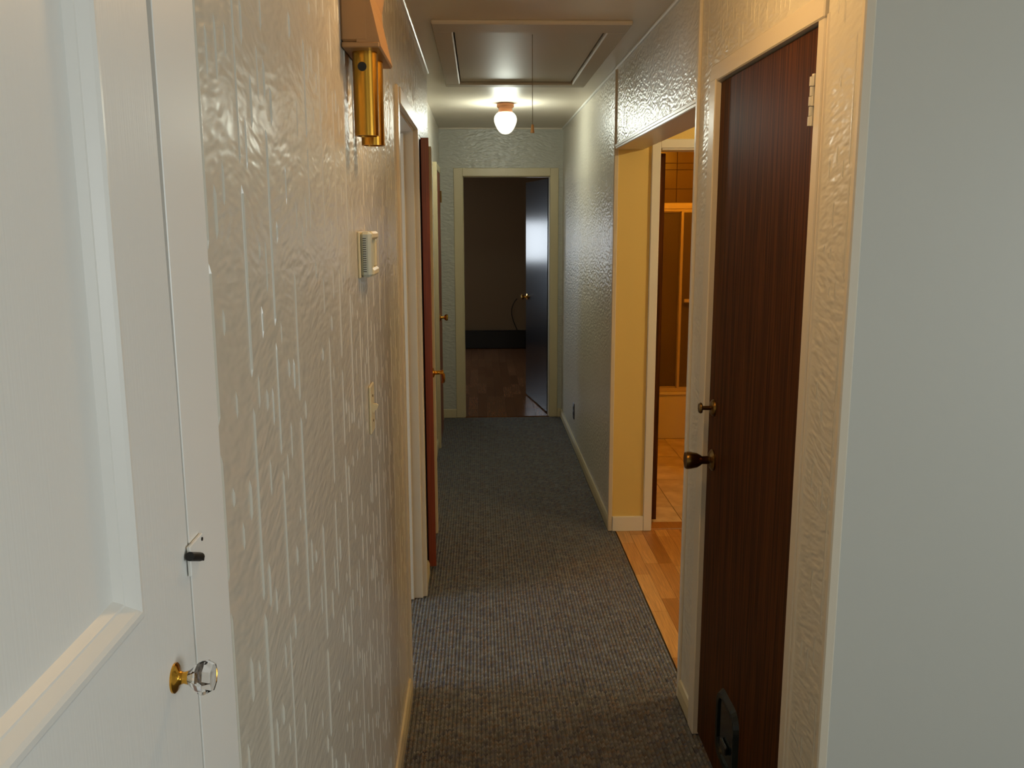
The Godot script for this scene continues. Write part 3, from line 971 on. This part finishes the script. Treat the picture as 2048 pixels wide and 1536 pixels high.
# ---------------------------------------------------------------- on the walls
func build_wall_things() -> void:
	# door chime with two long brass tubes
	var t := thing("door_chime", "wall door chime box with two hanging brass tubes", "door chime", V(XL, 2.0, -1.94))
	var st := mb()
	box(st, V(0.0, 0.012, 0.12), V(0.052, 0.33, -0.12), 0.004)
	part("body", st, M.tan, t)
	# cover: pinched at the waist, deepest at its lower lip
	st = mb()
	var zs := [0.12, -0.12]
	var prof := [Vector2(0.052, 0.010), Vector2(0.072, 0.0), Vector2(0.076, 0.004), Vector2(0.058, 0.085), Vector2(0.056, 0.11), Vector2(0.066, 0.165), Vector2(0.070, 0.19), Vector2(0.058, 0.27), Vector2(0.060, 0.33), Vector2(0.046, 0.335)]
	prism(st, PackedVector2Array(prof + [Vector2(0.03, 0.335), Vector2(0.03, 0.010)]), V(0, 0, 0.1195), V(1, 0, 0), V(0, 1, 0), V(0, 0, -0.239))
	part("cover", st, M.tan, t)
	st = mb()
	box(st, V(0.002, 0.0, 0.124), V(0.074, 0.010, -0.124), 0.002)
	part("bottom_lip", st, M.tan, t)
	for k in 2:
		var tb := Node3D.new()
		tb.name = "chime_tube"
		t.add_child(tb, true)
		var tz := 0.068 - k * 0.105
		var bot := -0.160 - k * 0.010
		st = mb()
		lathe(st, [Vector2(0.021, bot + 0.01), Vector2(0.021, bot), Vector2(0.0245, bot), Vector2(0.0245, 0.02), Vector2(0.0, 0.02)], Transform3D(Basis(), V(0.039, 0, tz)), 32)
		lathe(st, [Vector2(0.0, bot + 0.01), Vector2(0.0211, bot + 0.01)], Transform3D(Basis(), V(0.039, 0, tz)), 32)
		part("tube", st, M.tube_brass, tb)
		if k == 0:
			st = mb()
			cyl(st, V(0.036, -0.030, tz + 0.0228), V(0.036, -0.030, tz + 0.0250), 0.0088, 20)
			part("cord_hole", st, M.dark, tb, "dark round hole")

	# thermostat
	t = thing("thermostat", "almond thermostat with ribbed vents beside the hallway switch", "thermostat", V(XL, 1.55, -2.03))
	st = mb()
	box(st, V(0.0, 0.0, 0.072), V(0.006, 0.1, -0.085), 0.002)
	part("back_plate", st, M.almond, t)
	st = mb()
	box(st, V(0.006, 0.002, 0.066), V(0.028, 0.1, 0.03), 0.006)
	part("body", st, M.thermo_grey, t)
	st = mb()
	box(st, V(0.006, 0.082, 0.03), V(0.030, 0.1, -0.078), 0.005)
	box(st, V(0.006, 0.002, 0.03), V(0.030, 0.020, -0.078), 0.005)
	box(st, V(0.006, 0.02, -0.058), V(0.026, 0.082, -0.078), 0.003)
	part("cover", st, M.almond, t)
	st = mb()
	box(st, V(0.006, 0.02, 0.031), V(0.020, 0.082, -0.058))
	part("dial_window", st, M.thermo_grey, t)
	for k in 16:
		st = mb()
		var hy := 0.014 + k * 0.0047
		box(st, V(0.011, hy, 0.0659), V(0.0185, hy + 0.0016, 0.0665))
		part("vent_slot", st, M.dark_brown, t)
	# light switch
	t = thing("light_switch", "almond light switch plate low on the left wall", "light switch", V(XL, 1.235, -2.10))
	st = mb()
	box(st, V(0.0, -0.058, 0.035), V(0.006, 0.058, -0.035), 0.003)
	part("plate", st, M.almond, t)
	st = mb()
	prism(st, PackedVector2Array([Vector2(0.005, -0.012), Vector2(0.017, 0.0), Vector2(0.019, 0.007), Vector2(0.014, 0.011), Vector2(0.005, 0.011)]), V(0, 0, 0.005), V(1, 0, 0), V(0, 1, 0), V(0, 0, -0.010))
	part("toggle", st, M.almond, t)
	for s: float in [-1.0, 1.0]:
		st = mb()
		cyl(st, V(0.005, s * 0.03, 0), V(0.0072, s * 0.03, 0), 0.003, 10)
		part("screw", st, M.old_brass, t)
	# outlet on the far right wall
	t = thing("wall_outlet", "dark brown outlet plate low on the far right wall", "outlet", V(XR, 0.272, -6.57))
	st = mb()
	box(st, V(0.0, -0.06, 0.036), V(-0.006, 0.06, -0.036), 0.003)
	part("plate", st, M.dark_brown, t)
	for s: float in [-1.0, 1.0]:
		st = mb()
		lathe(st, [Vector2(0, 0), Vector2(0.016, 0), Vector2(0.016, 0.0085), Vector2(0, 0.0085)], along(V(0, s * 0.0195, 0), V(-1, 0, 0)), 18)
		part("socket", st, M.dark, t)
	# loose cable on the bedroom wall
	st = mb()
	var pts := []
	for k in 15:
		var u := k / 14.0
		pts.append(V(0.50 - 0.075 * sin(PI * pow(u, 0.8)) + 0.0 * u, 0.66 - 0.42 * u, -11.985))
	tube(st, pts, 0.005, 8)
	var cb := part("cable", st, M.dark)
	cb.set_meta("label", "thin dark cable hanging on the bedroom's back wall")
	cb.set_meta("category", "cable")

# ---------------------------------------------------------------- bathroom
func build_bathroom() -> void:
	var t := thing("bathtub", "pale bathtub behind the bathroom's sliding shower doors", "bathtub", V(1.73, 0, -6.76))
	var st := mb()
	box(st, V(-0.88, 0.0, 0.0), V(0.88, 0.345, -0.04), 0.006)
	box(st, V(-0.88, 0.0, -0.70), V(0.88, 0.345, -0.76), 0.006)
	box(st, V(-0.88, 0.0, -0.04), V(-0.78, 0.345, -0.70), 0.006)
	box(st, V(0.78, 0.0, -0.04), V(0.88, 0.345, -0.70), 0.006)
	part("apron", st, M.tub, t)
	st = mb()
	box(st, V(-0.88, 0.345, 0.012), V(0.88, 0.372, -0.09), 0.010)
	box(st, V(-0.88, 0.345, -0.68), V(0.88, 0.372, -0.765), 0.010)
	box(st, V(-0.88, 0.345, -0.09), V(-0.78, 0.372, -0.68), 0.010)
	box(st, V(0.78, 0.345, -0.09), V(0.88, 0.372, -0.68), 0.010)
	part("rim", st, M.tub, t)
	st = mb()
	box(st, V(-0.80, 0.04, -0.03), V(0.80, 0.07, -0.72), 0.01)
	part("basin", st, M.tub, t)
	# sliding shower doors
	t = thing("shower_doors", "brass-lit sliding shower doors with frosted panels above the tub", "shower door", V(1.73, 0.372, -6.80))
	st = mb()
	box(st, V(-0.88, 1.388, 0.025), V(0.88, 1.436, -0.03), 0.004)
	box(st, V(-0.88, 1.372, 0.02), V(0.88, 1.388, 0.012), 0.001)
	part("top_rail", st, M.alu, t)
	st = mb()
	box(st, V(-0.88, 0.0, 0.03), V(0.88, 0.012, -0.03), 0.002)
	box(st, V(-0.88, 0.012, 0.028), V(0.88, 0.03, 0.022), 0.001)
	part("bottom_track", st, M.alu, t)
	var sides := [[-0.86, -0.195, -0.015, "rear_panel"], [-0.215, 0.86, 0.010, "front_panel"]]
	for s in sides:
		var pn := Node3D.new()
		pn.name = "sliding_panel"
		t.add_child(pn, true)
		var x0: float = s[0]
		var x1: float = s[1]
		var z: float = s[2]
		st = mb()
		box(st, V(x0, 0.03, z - 0.002), V(x1, 1.38, z + 0.002))
		part("frosted_glass", st, M.frosted, pn)
		st = mb()
		box(st, V(x0, 0.014, z - 0.008), V(x0 + 0.022, 1.385, z + 0.008), 0.003)
		box(st, V(x1 - 0.022, 0.014, z - 0.008), V(x1, 1.385, z + 0.008), 0.003)
		box(st, V(x0, 0.014, z - 0.007), V(x1, 0.036, z + 0.007), 0.002)
		box(st, V(x0, 1.362, z - 0.007), V(x1, 1.386, z + 0.007), 0.002)
		part("panel_frame", st, M.alu, pn)
	var bar := Node3D.new()
	bar.name = "towel_bar"
	t.add_child(bar)
	st = mb()
	box(st, V(-0.185, 0.692, 0.05), V(0.80, 0.720, 0.062), 0.004)
	part("bar", st, M.alu, bar)
	for bx: float in [-0.16, 0.775]:
		st = mb()
		cyl(st, V(bx, 0.706, 0.018), V(bx, 0.706, 0.052), 0.008, 12)
		part("post", st, M.alu, bar)
	# wall tiles behind and beside the tub
	var wt := struct("wall_tiles", "square ceramic tiles on the bathroom's back wall")
	st = mb()
	box(st, V(0.85, 0.38, -7.524), V(2.62, 2.42, -7.53))
	part("grout", st, M.grout, wt)
	st = mb()
	box(st, V(0, 0, 0), V(0.151, 0.151, -0.006), 0.0015)
	var tm := st.commit()
	st = mb()
	box(st, V(0, 0, 0), V(0.151, 0.048, -0.006), 0.0015)
	var tm2 := st.commit()
	for i in 11:
		var y := 0.385
		var row := 0
		while y < 2.39:
			var band := row == 11
			copy_part("tile", tm2 if band else tm, M.wall_tile_b if band or (i * 7 + row * 3) % 4 == 0 else M.wall_tile, wt, V(0.858 + i * 0.155, y, -7.518))
			y += 0.052 if band else 0.155
			row += 1
